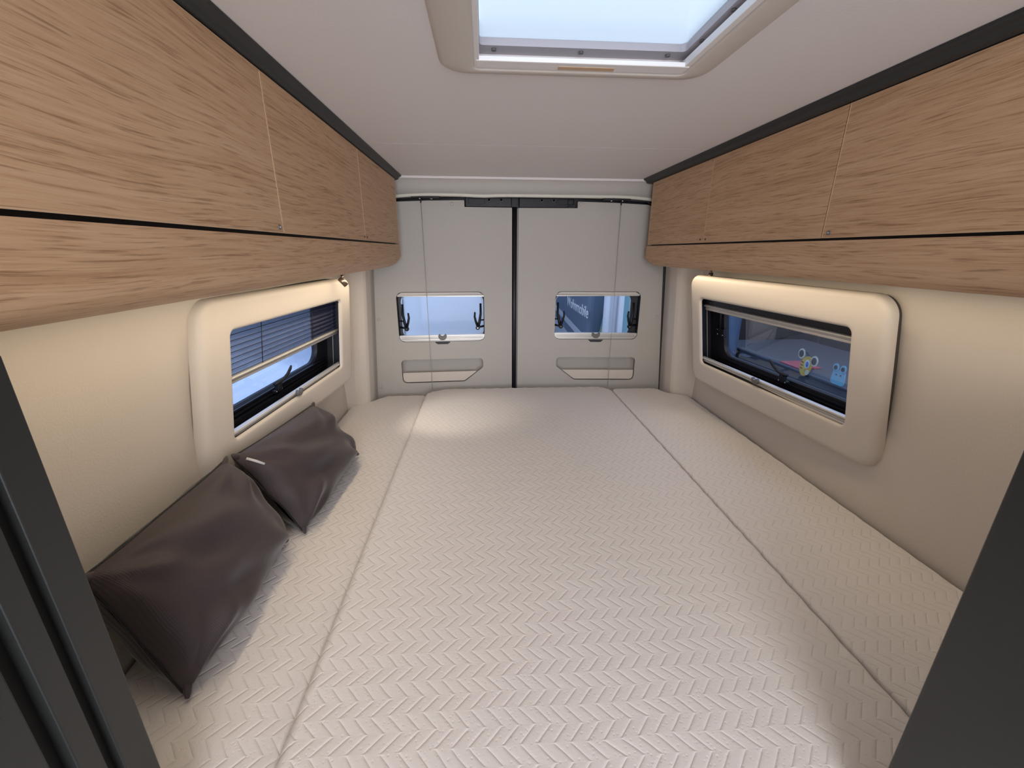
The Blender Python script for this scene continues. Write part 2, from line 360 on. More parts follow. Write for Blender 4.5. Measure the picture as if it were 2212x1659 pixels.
# anthracite trims between ceiling and lockers
for sd, nm, xi in ((-1, 'trim_6', .606), (1, 'trim_7', .598)):
    prof = [(xi, 1.9495), (xi + .002, 1.943), (xi + .014, 1.937), (xi + .018, 1.929), (xi + .030, 1.926), (xi + .06, 1.926), (xi + .06, 1.9495)]
    mb = MB().loft([[(sd * a, y, z) for a, z in prof] for y in (.1, 2.248)], True, True, True, False)
    o = mb.build(nm, M['anth']); mod_bevel(o, .0015); tag(o, kind='structure')

# ------------------------------------------------------------------ overhead lockers
def locker(sd, doors, name_side, sp):
    r = empty('overhead_locker', (sd * .75, 1.3, 1.515), 'long oak overhead locker on the %s wall, with %s' % (name_side, sp), 'overhead locker', 'oak overhead lockers')
    y0, y1 = .379, 2.205
    zb = 1.517 if sd < 0 else 1.527
    # carcass: dark recess behind doors
    mb = MB().box(min(sd * .650, sd * .80), max(sd * .650, sd * .80), y0, y1 - .016, 1.60, 1.922)
    mb.build('carcass', M['black'], r)
    # oak end panel facing the rear doors
    mb = MB().box(min(sd * .634, sd * .85), max(sd * .634, sd * .85), y1 - .016, y1, 1.632, 1.926, .001)
    mb.build('end_panel', M['oak'], r)
    # lower fascia with rolled bottom edge
    fr = [(.6315, 1.6275), (.6305, 1.60), (.6305, 1.575), (.632, 1.562), (.637, 1.550), (.646, 1.540), (.660, 1.5315), (.680, zb + .008), (.70, zb + .003), (.72, zb + .001), (.745, zb), (.755, zb + .002), (.757, zb + .012), (.70, zb + .03), (.66, 1.6275)]
    mb = MB()
    ysl = [y0, y1 - .06, y1 - .05, y1 - .04, y1 - .03, y1 - .02, y1 - .012, y1 - .006, y1 - .002, y1]
    loops = []
    for y in ysl:
        tt = max(0, (y - (y1 - .06)) / .06); k = 1 - math.sqrt(max(0, 1 - tt * tt))
        lp = []
        for a, z in fr:
            dz = max(0, 1.575 - z) / .058
            lp.append((sd * (a + .0 * k), y, z + .045 * k * dz * (1 if z < 1.575 else 0)))
        loops.append(lp)
    mb.loft(loops, True, True, True, True)
    o = mb.build('lower_fascia', M['oak'], r); o.modifiers.new('es', 'EDGE_SPLIT').split_angle = math.radians(40)
    # doors
    for (a, b, btn) in doors:
        d = MB().box(min(sd * .630, sd * .646), max(sd * .630, sd * .646), a + .0016, b - .0016, 1.6345, 1.9235, .0012, seg=2)
        do = d.build('door', M['oak'], r)
        e = MB().box(min(sd * .6294, sd * .632), max(sd * .6294, sd * .632), a + .0012, b - .0012, 1.6335, 1.6355)
        e.build('edge_band', M['oak_edge'], do)
        MB().box(min(sd * .6294, sd * .632), max(sd * .6294, sd * .632), a + .0012, b - .0012, 1.9225, 1.9240).build('edge_band', M['oak_edge'], do)
        MB().box(min(sd * .6293, sd * .640), max(sd * .6293, sd * .640), b - .0040, b - .0016, 1.635, 1.923).build('edge_band', M['oak_edge'], do)
        for (by, bz, br, big) in btn:
            c = MB().tube([(sd * .631, by, bz), (sd * .6285, by, bz), (sd * .6275, by, bz)], [br, br, br * .8], 20)
            c.tube([(sd * .6280, by, bz), (sd * .6268, by, bz)], br * .45, 16, mi=1)
            c.build('push_lock', [M['grip'] if big else M['button'], M['chrome'] if big else M['black']], do)
    # strip lamp profile under the locker
    s = MB().box(min(sd * .765, sd * .79), max(sd * .765, sd * .79), .42, 2.0, zb + .004, zb + .02)
    s.build('led_profile', M['alu'], r)
    MB().box(min(sd * .805, sd * .765), max(sd * .805, sd * .765), .42, 2.1, zb + .02, zb + .03).build('bottom_board', M['oak'], r)
    return r
locker(-1, [(.395, .955, [(.935, 1.645, .0055, 1)]), (.955, 1.585, [(1.570, 1.6455, .0035, 0)]), (1.585, 2.190, [(1.603, 1.6455, .0035, 0)])], 'left', 'three flush doors, beside the dark cushions')
locker(1, [(.42, 1.040, [(1.018, 1.6455, .0055, 1)]), (1.040, 1.627, [(1.609, 1.6455, .0035, 0)]), (1.627, 2.190, [(1.648, 1.6455, .0035, 0)])], 'right', 'three flush doors, beside the black partition')

# reading spots under the lockers
def spotlamp(loc, aim, lab):
    r = empty('reading_spotlight', loc, lab, 'spotlight', 'small spotlights under the overhead lockers')
    x, y, z = loc
    MB().tube([(x, y, z), (x, y, z - .004), (x, y, z - .005)], [.013, .013, .010], 20).build('mount', M['bronze'], r)
    MB().tube([(x, y, z - .004), (x, y, z - .022)], .0045, 12).build('stem', M['bronze'], r)
    p = Vector((x, y, z - .030)); a = Vector(aim).normalized()
    h = MB().tube([p - a * .016, p - a * .015, p + a * .019, p + a * .019, p + a * .015], [.007, .0095, .0095, .0075, .0075], 24)
    h.build('lamp_head', M['bronze'], r)
    return r
spotlamp((-.748, 1.645, 1.517), (.55, .25, -.75), 'small bronze spotlight tilted sideways under the left oak locker')
spotlamp((.792, 1.83, 1.527), (-.12, -.12, -1), 'small dark bronze spotlight hanging straight down under the right oak locker')

# ------------------------------------------------------------------ side window panels
def XR(y, z):
    b = .885 - .0768 * (y - .985); t_ = .79 - .0595 * (y - .985); return b + (t_ - b) * (z - 1.008) / .492
def XL(y, z):
    b = .905 - .109 * (y - .95); t_ = .83 - .068 * (y - .95); return b + (t_ - b) * (z - 1.03) / .46
FR_ = lambda y, z, d: (XR(y, z) + d, y, z)
def FL_(y, z, d):      # the left window sill rises slightly towards the rear
    zz = z + .0294 * (y - 1.38) * max(0, min(1.3, (1.409 - z) / .284)); return (-(XL(y, zz) + d), y, zz)
def inset(x0, x1, y0, y1, i, r): return rrect(x0 + i, x1 - i, y0 + i, y1 - i, max(.002, r - i), 10)
def surround(nm, F, out, ro, win, rw):
    mb = MB(); loops = []
    for i, d in ((.003, .032), (0, .030), (.0, .016), (.004, .008), (.009, .003), (.016, .0005), (.022, 0)):
        loops.append([F(a, b, d) for a, b in inset(*out, i, ro)])
    # intermediate ring keeps the face smooth, then the window edge
    for i, d in ((-.020, 0), (-.010, .0), (-.005, .001), (-.0015, .004), (0, .008), (0, .011)):
        loops.append([F(a, b, d) for a, b in inset(*win, i, rw)])
    mb.loft(loops, True); o = mb.build(nm, M['panel']); tag(o, kind='structure')
    gk = MB(); gk.loft([[F(a, b, .030) for a, b in inset(*out, .004, ro)], [F(a, b, .085) for a, b in inset(*out, .004, ro)], [F(a, b, .085) for a, b in inset(*out, .012, ro)], [F(a, b, .030) for a, b in inset(*out, .012, ro)]], True, smooth=False)
    gk.build('gasket', M['gasket'], o)
    o.modifiers.new('es', 'EDGE_SPLIT').split_angle = math.radians(50)
    return o
RO = (.975, 1.910, 1.000, 1.500); RW = (1.077, 1.830, 1.100, 1.400)
LO = (.948, 1.818, 1.030, 1.493); LW = (1.050, 1.713, 1.125, 1.409)
surround('trim_8', FR_, RO, .055, RW, .018)
surround('trim_9', FL_, LO, .05, LW, .016)

def clip(F, y, z, d, parent, w_=.017):
    """C-shaped finger grip sitting on the blind rail"""
    pts = []
    n = 14
    for k in range(n + 1):
        a = math.radians(148 + 244 * k / n); pts.append((y + w_ * math.cos(a), z + w_ * math.sin(a) * .95))
    for k in range(n, -1, -1):
        a = math.radians(180 + 180 * k / n); pts.append((y + w_ * .62 * math.cos(a), z + w_ * .62 + w_ * .62 * math.sin(a) * .95))
    mb = MB().prism(pts, lambda a, b: F(a, b, d), lambda a, b: F(a, b, d - .012))
    o = mb.build('finger_grip', M['grip'], parent); return mod_bevel(o, .0012)
def rail(F, y0, y1, z0, z1, d, parent, name='blind_rail'):
    h = z1 - z0
    prof = [(z0, .008), (z0, 0), (z0 + h * .10, -.003), (z0 + h * .34, -.004), (z0 + h * .42, -.001), (z0 + h * .5, -.001), (z0 + h * .56, -.006), (z0 + h * .74, -.010), (z0 + h * .92, -.007), (z1, -.001), (z1, .008)]
    n = 12
    mb = MB().loft([[F(y0 + (y1 - y0) * k / n, z, d + q) for z, q in prof] for k in range(n + 1)], True, True, True, False)
    o = mb.build(name, M['alu'], parent); return mod_bevel(o, .0008)
def lever(F, y, z, d, parent, s=1, up=1):
    """black window stay: base plate, pivot, finger lever"""
    b = MB(); 
    b.prism(rrect(y - .022 * s, y + .022 * s, z - .006, z + .006, .004), lambda a, c: F(a, c, d + .02), lambda a, c: F(a, c, d + .006))
    b.prism(rrect(y - .010 * s, y + .010 * s, z - .004, z + .028, .007), lambda a, c: F(a, c, d + .018), lambda a, c: F(a, c, d + .002))
    o = b.build('catch', M['blackp'], parent); mod_bevel(o, .0015)
    pts = [F(y + s * q, z + r_, d + e) for q, r_, e in ((-.020, .026, .012), (-.006, .030, .004), (.004, .036, -.006), (.016, .052, -.014), (.030, .068, -.016), (.038, .074, -.014))]
    MB().tube(pts, [.006, .0065, .0055, .005, .0048, .003], 10).build('lever', M['blackp'], parent)
    sc_ = MB()
    for q in (-.016, .016): sc_.tube([F(y + q * s, z, d + .007), F(y + q * s, z, d + .0045)], .0024, 10)
    sc_.build('screw', M['chrome'], parent)

def side_window(name, F, W, G, sd, lab):
    r = empty(name, F((W[0] + W[1]) / 2, W[2], .08), lab, 'window', None, 'structure')
    # black lining
    mb = MB(); e = .0004
    wo = (W[0] - e, W[1] + e, W[2] - e, W[3] + e)
    big = (W[0] - .022, W[1] + .055, W[2] - .02, W[3] + .02)
    loops = [[F(a, b, .009) for a, b in rrect(*wo, .018, 10)], [F(a, b, .014) for a, b in rrect(*wo, .018, 10)], [F(a, b, .015) for a, b in rrect(*big, .018, 10)], [F(a, b, .085) for a, b in rrect(*big, .018, 10)],
             [F(a, b, .090) for a, b in rrect(*G, .05, 10)], [F(a, b, .098) for a, b in rrect(G[0] + .004, G[1] - .004, G[2] + .004, G[3] - .004, .046, 10)], [F(a, b, .110) for a, b in rrect(G[0] + .004, G[1] - .004, G[2] + .004, G[3] - .004, .046, 10)]]
    mb.loft(loops, True, smooth=False); mb.build('frame', M['black'], r)
    # stepped seal ribs along the bottom
    mb = MB()
    for zz in (0, .012, .024): mb.prism([(W[0] - .01, W[2] + .004 + zz), (W[1] + .03, W[2] + .004 + zz), (W[1] + .03, W[2] + .010 + zz), (W[0] - .01, W[2] + .010 + zz)], lambda a, b: F(a, b, .086), lambda a, b: F(a, b, .072 + zz * .3))
    mb.build('seal_ribs', M['blackp'], r)
    # acrylic pane, slightly bowed, with a moulded inner edge
    mb = MB(); gg = (G[0] - .02, G[1] + .02, G[2] - .02, G[3] + .02)
    mb.loft([[F(a, b, .112) for a, b in rrect(*gg, .06, 10)], [F(a, b, .113) for a, b in rrect(G[0] + .02, G[1] - .02, G[2] + .02, G[3] - .02, .04, 10)], [F(a, b, .120) for a, b in rrect(G[0] + .03, G[1] - .03, G[2] + .03, G[3] - .03, .035, 10)]], True, False, True, True)
    mb.build('pane', M['sideglass'], r)
    # thin guide cord at the far end
    MB().tube([F(W[1] + .012, W[2], .042), F(W[1] + .012, W[3], .042)], .0012, 6).build('guide_cord', M['cord'], r)
    # hinge stay at the far end
    hb = MB().prism(rrect(G[1] - .022, G[1] + .040, (W[2] + W[3]) / 2 - .018, (W[2] + W[3]) / 2 + .018, .004), lambda a, b: F(a, b, .088), lambda a, b: F(a, b, .074)); o = hb.build('stay_bracket', M['blackp'], r); mod_bevel(o, .002)
    MB().tube([F(G[1] + .006, (W[2] + W[3]) / 2, .075), F(G[1] + .006, W[3], .08)], .004, 8).build('stay_arm', M['blackp'], r)
    s_ = MB(); zc = (W[2] + W[3]) / 2
    for (q, z_) in ((-.012, zc - .010), (.026, zc - .010), (.026, zc + .012)): s_.tube([F(G[1] + q, z_, .075), F(G[1] + q, z_, .0725)], .003, 10)
    s_.build('screw', M['chrome'], r)
    return r
r = side_window('window_1', FR_, RW, (1.02, 1.790, 1.145, 1.46), 1, 'wide blue acrylic window with open blind rails in the right wall panel')
rail(FR_, 1.06, 1.845, 1.106, 1.129, .020, r); rail(FR_, 1.06, 1.838, 1.347, 1.373, .035, r)
MB().prism([(1.05, 1.372), (1.87, 1.372), (1.87, 1.425), (1.05, 1.425)], lambda a, b: FR_(a, b, .070), lambda a, b: FR_(a, b, .034)).build('blind_housing', M['black'], r)
clip(FR_, 1.462, 1.127, .010, r, .016); lever(FR_, 1.405, 1.140, .060, r, 1)
r = side_window('window_2', FL_, LW, (.98, 1.690, 1.158, 1.46), -1, 'wide blue acrylic window with a half lowered pleated blind in the left wall panel')
rail(FL_, 1.03, 1.735, 1.117, 1.141, .020, r); rail(FL_, 1.03, 1.752, 1.262, 1.284, .035, r)
clip(FL_, 1.378, 1.140, .010, r, .015); lever(FL_, 1.372, 1.148, .060, r, 1)
# pleated blind
mb = MB(); npl = 20; rows = []
for k in range(npl + 1):
    z = 1.284 + (1.435 - 1.284) * k / npl; d = .036 + (.006 if k % 2 else 0)
    rows.append([FL_(y, z, d) for y in (1.03, 1.25, 1.5, 1.75)])
mb.loft(rows, closed=False, smooth=False); bo = mb.build('pleated_blind', M['blind'], r, recalc=False)
mb = MB()
for k in range(0, npl + 1, 2): mb.tube([FL_(1.03, 1.284 + .151 * k / npl, .0352), FL_(1.75, 1.284 + .151 * k / npl, .0352)], .0009, 5)
mb.build('pleat_edges', M['black'], bo)
for y in (1.231, 1.540): MB().tube([FL_(y, 1.275, .033), FL_(y, 1.43, .033)], .0011, 6).build('blind_cord', M['black'], bo)

# ------------------------------------------------------------------ rear doors
def DY(x): return 2.34 - .0625 * abs(x)
def FD(x, z, d): return (x, DY(x) + d, z)
def rear_door(sd, n_):
    c = -.012
    mx_ = (lambda x: x) if sd < 0 else (lambda x: 2 * c - x)     # the right door mirrors the left
    W = (-.690, -.214, 1.111, 1.386) if sd < 0 else (.186, .664, 1.115, 1.387)
    outer = [(-.848, .70), (-.848, .79), (-.794, 1.51), (-.778, 1.68), (-.745, 1.80), (-.68, 1.834), (-.50, 1.843), (-.309, 1.848), (-.309, 1.816), (-.061, 1.816), (-.058, .70)]
    if sd > 0: outer = [((2 * c - x) if x < -.2 else -.026, z) for x, z in outer]
    outer = rpoly(outer, [0, 0, .0, .05, .06, .04, 0, .004, .004, .004, 0], 5)
    pk = [(-.690, .871), (-.335, .871), (-.226, .955), (-.226, 1.009), (-.689, 1.009)]
    pk = [(mx_(x) - (.0 if sd < 0 else 0), z) for x, z in pk]; pkr = rpoly(pk, [.03, .03, .025, .028, .024], 8)
    wr_ = rrect(*W, .034, 8)
    r = empty('door_%d' % n_, (mx_(-.44), DY(.44), .70), 'pale grey beige rear van door on the %s with a small window and a moulded pocket' % ('left' if sd < 0 else 'right'), 'door', None, 'structure')
    mb = MB(); plate(mb, outer, [wr_, pkr], FD, 0, .03); o = mb.build('panel', M['door'], r); mod_bevel(o, .003, 3, 60)
    # pocket
    mb = MB(); sh_ = lambda k, d: [FD(mx_(-.45) + (x - mx_(-.45)) * k, .945 + (z - .945) * k, d) for x, z in pkr]
    mb.loft([sh_(1.0, .004), sh_(1.0, .02), sh_(.97, .045), sh_(.90, .055)], True, False, True, True); mb.build('pocket', M['door'], r)
    lipz = .931
    lp = [(mx_(x), z) for x, z in [(-.6865, .874), (-.337, .874), (-.262, lipz), (-.6865, lipz)]]; lp = rpoly(lp, [.028, .028, 0, 0], 8)
    o = MB().prism(lp, lambda a, b: FD(a, b, .007), lambda a, b: FD(a, b, .012)).build('pocket_lip', M['panel'], r); mod_bevel(o, .0012)
    # screw caps
    s = MB()
    for x, z in ((-.373, 1.828), (-.791, 1.242), (-.812, .852)) if sd < 0 else ((.301, 1.836), (.765, 1.248), (.787, .852)):
        s.tube([FD(x, z, .001), FD(x, z, -.003), FD(x, z, -.004)], [.0085, .0085, .006], 18)
    s.build('screw_caps', M['door'], r)
    # inner door edge
    if sd > 0: MB().box(-.034, -.027, 2.338, 2.36, .7, 1.814).build('door_edge', M['grip'], r)
    # latch block
    x0, x1 = (-.305, -.063) if sd < 0 else (-.025, .235)
    k = MB(); k.box(x0, x1, 2.328, 2.36, 1.8165, 1.866, .004)
    k.build('latch_box', M['blackp'], r)
    k = MB()
    cx = mx_(-.245); loops = [[(a, 2.327 + d, b) for a, b in rrect(cx - .048 + i, cx + .048 - i, 1.828 + i, 1.862 - i, .008)] for i, d in ((0, .002), (0, -.002), (.004, -.002), (.006, .004))]
    k.loft(loops, True, False, True, False); k.build('latch_frame', M['blackp'], r)
    k = MB()
    for q in (-.181, -.118): k.tube([(mx_(q), 2.330, 1.852), (mx_(q), 2.324, 1.852), (mx_(q), 2.324, 1.852), (mx_(q), 2.327, 1.852)], [.0085, .0085, .005, .005], 16)
    k.build('latch_bolts', M['grip'], r)
    # hinge plate poking out below the header
    hx = mx_(-.50); k = MB().box(hx - .07, hx + .07, 2.258, 2.30, 1.852, 1.858, .001); k.build('hinge_plate', M['blackp'], r)
    k = MB()
    for q in (-.028, .03): k.tube([(hx + q, 2.270, 1.852), (hx + q, 2.270, 1.846)], .005, 12)
    k.build('hinge_bolts', M['chrome'], r)

    # window unit
    w_ = empty('window_%d' % (n_ + 2), FD((W[0] + W[1]) / 2, W[2], .02), 'small blue acrylic window in the %s rear door' % ('left' if sd < 0 else 'right'), 'window', None, 'structure')
    mb = MB(); e = .001
    G = (W[0] + .012, W[1] - .006, W[2] + .010, W[3] - .014) if sd < 0 else (W[0] + .004, W[1] - .034, W[2] + .010, W[3] - .014)
    mb.loft([[FD(a, b, .004) for a, b in rrect(W[0] + e, W[1] - e, W[2] + e, W[3] - e, .033, 8)], [FD(a, b, .045) for a, b in rrect(W[0] + e, W[1] - e, W[2] + e, W[3] - e, .033, 8)], [FD(a, b, .046) for a, b in rrect(*G, .045, 8)], [FD(a, b, .060) for a, b in rrect(*G, .045, 8)]], True, smooth=False)
    mb.build('frame', M['black'], w_)
    mb = MB(); gp = lambda i: rrect(G[0] + i, G[1] - i, G[2] + i, G[3] - i, .045 - i * .5, 8)
    mb.loft([[FD(a, b, .059) for a, b in gp(-.004)], [FD(a, b, .056) for a, b in gp(.008)], [FD(a, b, .060) for a, b in gp(.012)]], True, False, True, True); mb.build('pane', M['glass'], w_)
    # silver line moulded round the pane
    mb = MB(); lp = gp(.006); mb.tube([FD(a, b, .054) for a, b in lp + [lp[0]]], .0016, 6); mb.build('pane_edge', M['alu'], w_)
    # top blind housing and rails
    cut = lambda z0, z1, d0, d1, nm, m_: MB().prism([p for p in rpoly([(W[0] + .003 + (.026 if z1 > W[3] - .005 else 0), z1), (W[0] + .0015, z0), (W[1] - .0015, z0), (W[1] - .003 - (.026 if z1 > W[3] - .005 else 0), z1)], 0)], lambda a, b: FD(a, b, d0), lambda a, b: FD(a, b, d1)).build(nm, m_, w_)
    cut(W[3] - .018, W[3] - .003, .006, .03, 'blind_housing', M['roofframe'])
    mod_bevel(MB().box(W[0] + .002, W[1] - .002, 2.322 if 0 else DY((W[0] + W[1]) / 2) + .0, DY((W[0] + W[1]) / 2) + .018, W[3] - .0255, W[3] - .0185).build('upper_rail', M['alu'], w_), .001)
    zt = W[2] + .036
    bt = rrect(W[0] + .001, W[1] - .001, W[2] + .001, zt, [.033, .002, .002, .033], 8)
    prof = MB()
    prof.prism(bt, lambda a, b: FD(a, b, .030), lambda a, b: FD(a, b, .008))
    prof.build('lower_rail', M['alu'], w_)
    g = MB()
    for zz, th in ((zt - .012, .0016), (zt - .020, .0022), (W[2] + .005, .0015)):
        g.prism([(W[0] + .012, zz), (W[1] - .012, zz), (W[1] - .012, zz + th), (W[0] + .012, zz + th)], lambda a, b: FD(a, b, .009), lambda a, b: FD(a, b, .0072))
    g.build('rail_grooves', M['grip'], w_)
    cxm = (W[0] + W[1]) / 2
    q = rpoly([(cxm - .046, W[2] - .001), (cxm - .028, W[2] - .014), (cxm + .028, W[2] - .014), (cxm + .046, W[2] - .001)], .003)
    MB().prism(q, lambda a, b: FD(a, b, .004), lambda a, b: FD(a, b, -.003)).build('lower_tab', M['black'], w_)
    clip(FD, cxm, W[2] + .030, .006, w_, .023)
    # lever catches on both sides
    for s_, xx in ((1, W[0] + .004), (-1, W[1] - .004)):
        k = MB()
        P = lambda a, b, d: FD(xx + s_ * a, b, d)
        zc = W[2] + .088
        k.tube([P(.018, zc + .118, .045), P(.018, zc + .06, .040), P(.026, zc + .012, .034), P(.034, zc - .012, .032)], [.006, .0065, .008, .009], 10)
        k.tube([P(.034, zc - .012, .030), P(.046, zc + .018, .026), P(.052, zc + .045, .024), P(.050, zc + .072, .024)], [.009, .0065, .006, .0045], 10)
        k.tube([P(.000, zc - .010, .040), P(.036, zc - .016, .034)], .006, 8)
        k.tube([P(.000, zc + .025, .040), P(.024, zc + .024, .038)], .004, 8)
        k.tube([P(.036, zc - .018, .036), P(.036, zc - .018, .022)], .012, 14)
        k.build('catch_lever', M['blackp'], w_)
        MB().tube([P(.036, zc - .018, .0225), P(.036, zc - .018, .020)], .003, 10).build('screw', M['chrome'], w_)
    # black rubber seal between door and pillar
    ed = [(x, z) for x, z in outer]
    k = MB(); xs_ = [(-.848, .72), (-.848, .79), (-.794, 1.51), (-.778, 1.68), (-.745, 1.80), (-.66, 1.852), (-.45, 1.862), (-.33, 1.866)]
    k.tube([(mx_(x - .007), 2.293 if abs(x) > .6 else 2.31, z) for x, z in xs_], .0075, 8); k.build('rubber_seal', M['black'], r)
rear_door(-1, 1); rear_door(1, 2)
tag(MB().tube([(-.0455, 2.352, .70), (-.0455, 2.352, 1.82)], .016, 10).build('trim_10', M['black']), kind='structure')
# thin pull cords hanging in front of the doors
for x, lab in ((-.526, 'thin pale cord hanging straight down in front of the left rear door and its window'), (.507, 'thin pale cord hanging straight down in front of the right rear door and its window')):
    r = empty('hanging_cord', (x, 2.29, 1.846), lab, 'cord', 'thin cords in front of the rear doors')
    MB().tube([(x, 2.29, 1.846), (x + .002, 2.290, 1.5), (x + .003, 2.289, 1.1), (x + .004, 2.288, .835)], .0014, 8).build('cord', M['cord'], r)
    MB().tube([(x, 2.29, 1.858), (x, 2.29, 1.830)], [.006, .0025], 10).build('hook', M['blackp'], r)

# ------------------------------------------------------------------ roof vent
rv = empty('roof_vent', (-.015, .74, 1.95), 'square pale roof vent with white shade frame and frosted lid in the ceiling', 'roof vent')
mb = MB(); loops = []
for (x0, x1, y0, y1, z, rr) in ((-.292, .252, .46, .999, 1.9505, .05), (-.290, .250, .462, .996, 1.946, .05), (-.282, .242, .470, .988, 1.941, .045), (-.230, .200, .522, .962, 1.937, .02), (-.2225, .1925, .528, .958, 1.9385, .012), (-.222, .192, .53, .956, 1.946, .012), (-.222, .192, .53, .956, 1.99, .012)):
    loops.append([(a, b, z) for a, b in rrect(x0, x1, y0, y1, rr, 8)])
mb.loft(loops, True); mb.build('frame', M['roofframe'], rv)
mb = MB()
# white shade channels: rear cross rail with a grip, side rails
mb.box(-.221, .191, .917, .951, 1.9375, 1.946, .002); mb.box(-.226, -.214, .53, .95, 1.9385, 2.0, .001)
mb.box(.180, .191, .53, .94, 1.9385, 1.952, .001)
mb.build('shade_frame', M['white'], rv)
MB().box(-.062, .048, .932, .946, 1.9368, 1.9380).build('shade_grip', M['oak_edge'], rv)
mb = MB(); plate(mb, [(-.24, .48), (.225, .48), (.225, .985), (-.24, .985)], [rrect(-.213, .178, .52, .918, .008)], lambda a, b, d: (a, b, 1.962 + d), 0, .012)
mb.build('collar', M['collar'], rv)
for x in (-.186, -.02, .150): MB().tube([(x, .932, 1.962), (x, .932, 1.959)], .0048, 12).build('screw', M['grip'], rv)
for y in (.70, .80, .90): MB().tube([(.186, y - .03, 1.962), (.186, y - .03, 1.959)], .0040, 12).build('screw', M['grip'], rv)
mb = MB(); L0 = lambda i, z: [(a, b, z) for a, b in rrect(-.215 + i, .181 - i, .515 + i, .921 - i, .010, 6)]
mb.loft([L0(0, 1.974), L0(0, 2.09), L0(.02, 2.13), L0(.06, 2.15)], True, False, True, True); mb.build('frosted_lid', M['roofglass'], rv)

# ------------------------------------------------------------------ bed
def offset_in(poly, d):
    out = []; N = len(poly)
    for i in range(N):
        a = Vector(poly[i - 1]); p = Vector(poly[i]); b = Vector(poly[(i + 1) % N])
        e1 = (p - a); e2 = (b - p)
        if e1.length < 1e-7: e1 = e2
        if e2.length < 1e-7: e2 = e1
        n1 = Vector((-e1.y, e1.x)).normalized(); n2 = Vector((-e2.y, e2.x)).normalized(); nn = (n1 + n2)
        nn = nn.normalized() if nn.length > 1e-6 else n1
        k = 1 / max(.5, nn.dot(n1)); out.append(tuple(p + nn * d * k))
    return out
def densify(poly, step):
    out = []
    for i in range(len(poly)):
        a = Vector(poly[i]); b = Vector(poly[(i + 1) % len(poly)]); n_ = max(1, int((b - a).length / step))
        for k in range(n_): out.append(tuple(a.lerp(b, k / n_)))
    return out
def mattress(lab, poly, rad, ztop, rtop, name='mattress'):
    base = densify(rpoly(poly, rad, 6), .026)
    r_ = random.Random(7); n = len(base)
    wob = [.0016 * math.sin(i * 2.1 + r_.random()) for i in range(n)]
    loops = []
    prof = [(rtop * .6, -.14), (.002, -.125), (0, -.10), (0, -rtop)] + [(rtop * (1 - math.sin(a)), -rtop * (1 - math.cos(a)) ) for a in ()]
    for k in range(1, 7):
        a = math.radians(90 * k / 6); prof.append((rtop * (1 - math.cos(a)), -rtop * (1 - math.sin(a))))
    for ins, dz in prof:
        q = offset_in(base, ins + .0001); loops.append([(x, y, ztop + dz + (w_ if -.05 < dz < -.0002 else 0)) for (x, y), w_ in zip(q, wob)])
    mb = MB().loft(loops, True, True, True, True); o = mb.build(name, M['quilt'])
    return tag(o, lab, 'mattress', 'bed cushions')
mattress('wide cream herringbone-quilted centre mattress, raised between the two side strips', [(-.547, .33), (.5083, .33), (.5083, 2.20), (.45, 2.262), (-.44, 2.262), (-.547, 2.20)], [.03, .03, .08, .10, .10, .08], .850, .020)
mattress('narrow cream herringbone-quilted mattress strip against the left wall under the two dark cushions', [(-.922, .382), (-.549, .382), (-.549, 2.235), (-.77, 2.235), (-.835, 2.15), (-.905, 2.10), (-.922, 2.08)], [.03, .03, .03, .05, .03, .03, .03], .822, .016)
mattress('narrow cream herringbone-quilted mattress strip against the right wall below the big window', [(.5086, .33), (.892, .33), (.892, 2.07), (.800, 2.12), (.760, 2.205), (.5086, 2.205)], [.03, .03, .03, .03, .05, .03], .8495, .005)
bb = MB().box(-.88, .87, .385, 2.10, .0, .66).box(-.89, .875, .385, 2.10, .66, .682)
o = bb.build('bed_base', M['base']); tag(o, 'plain beige box under the cream mattresses, hidden below them', 'bed base')

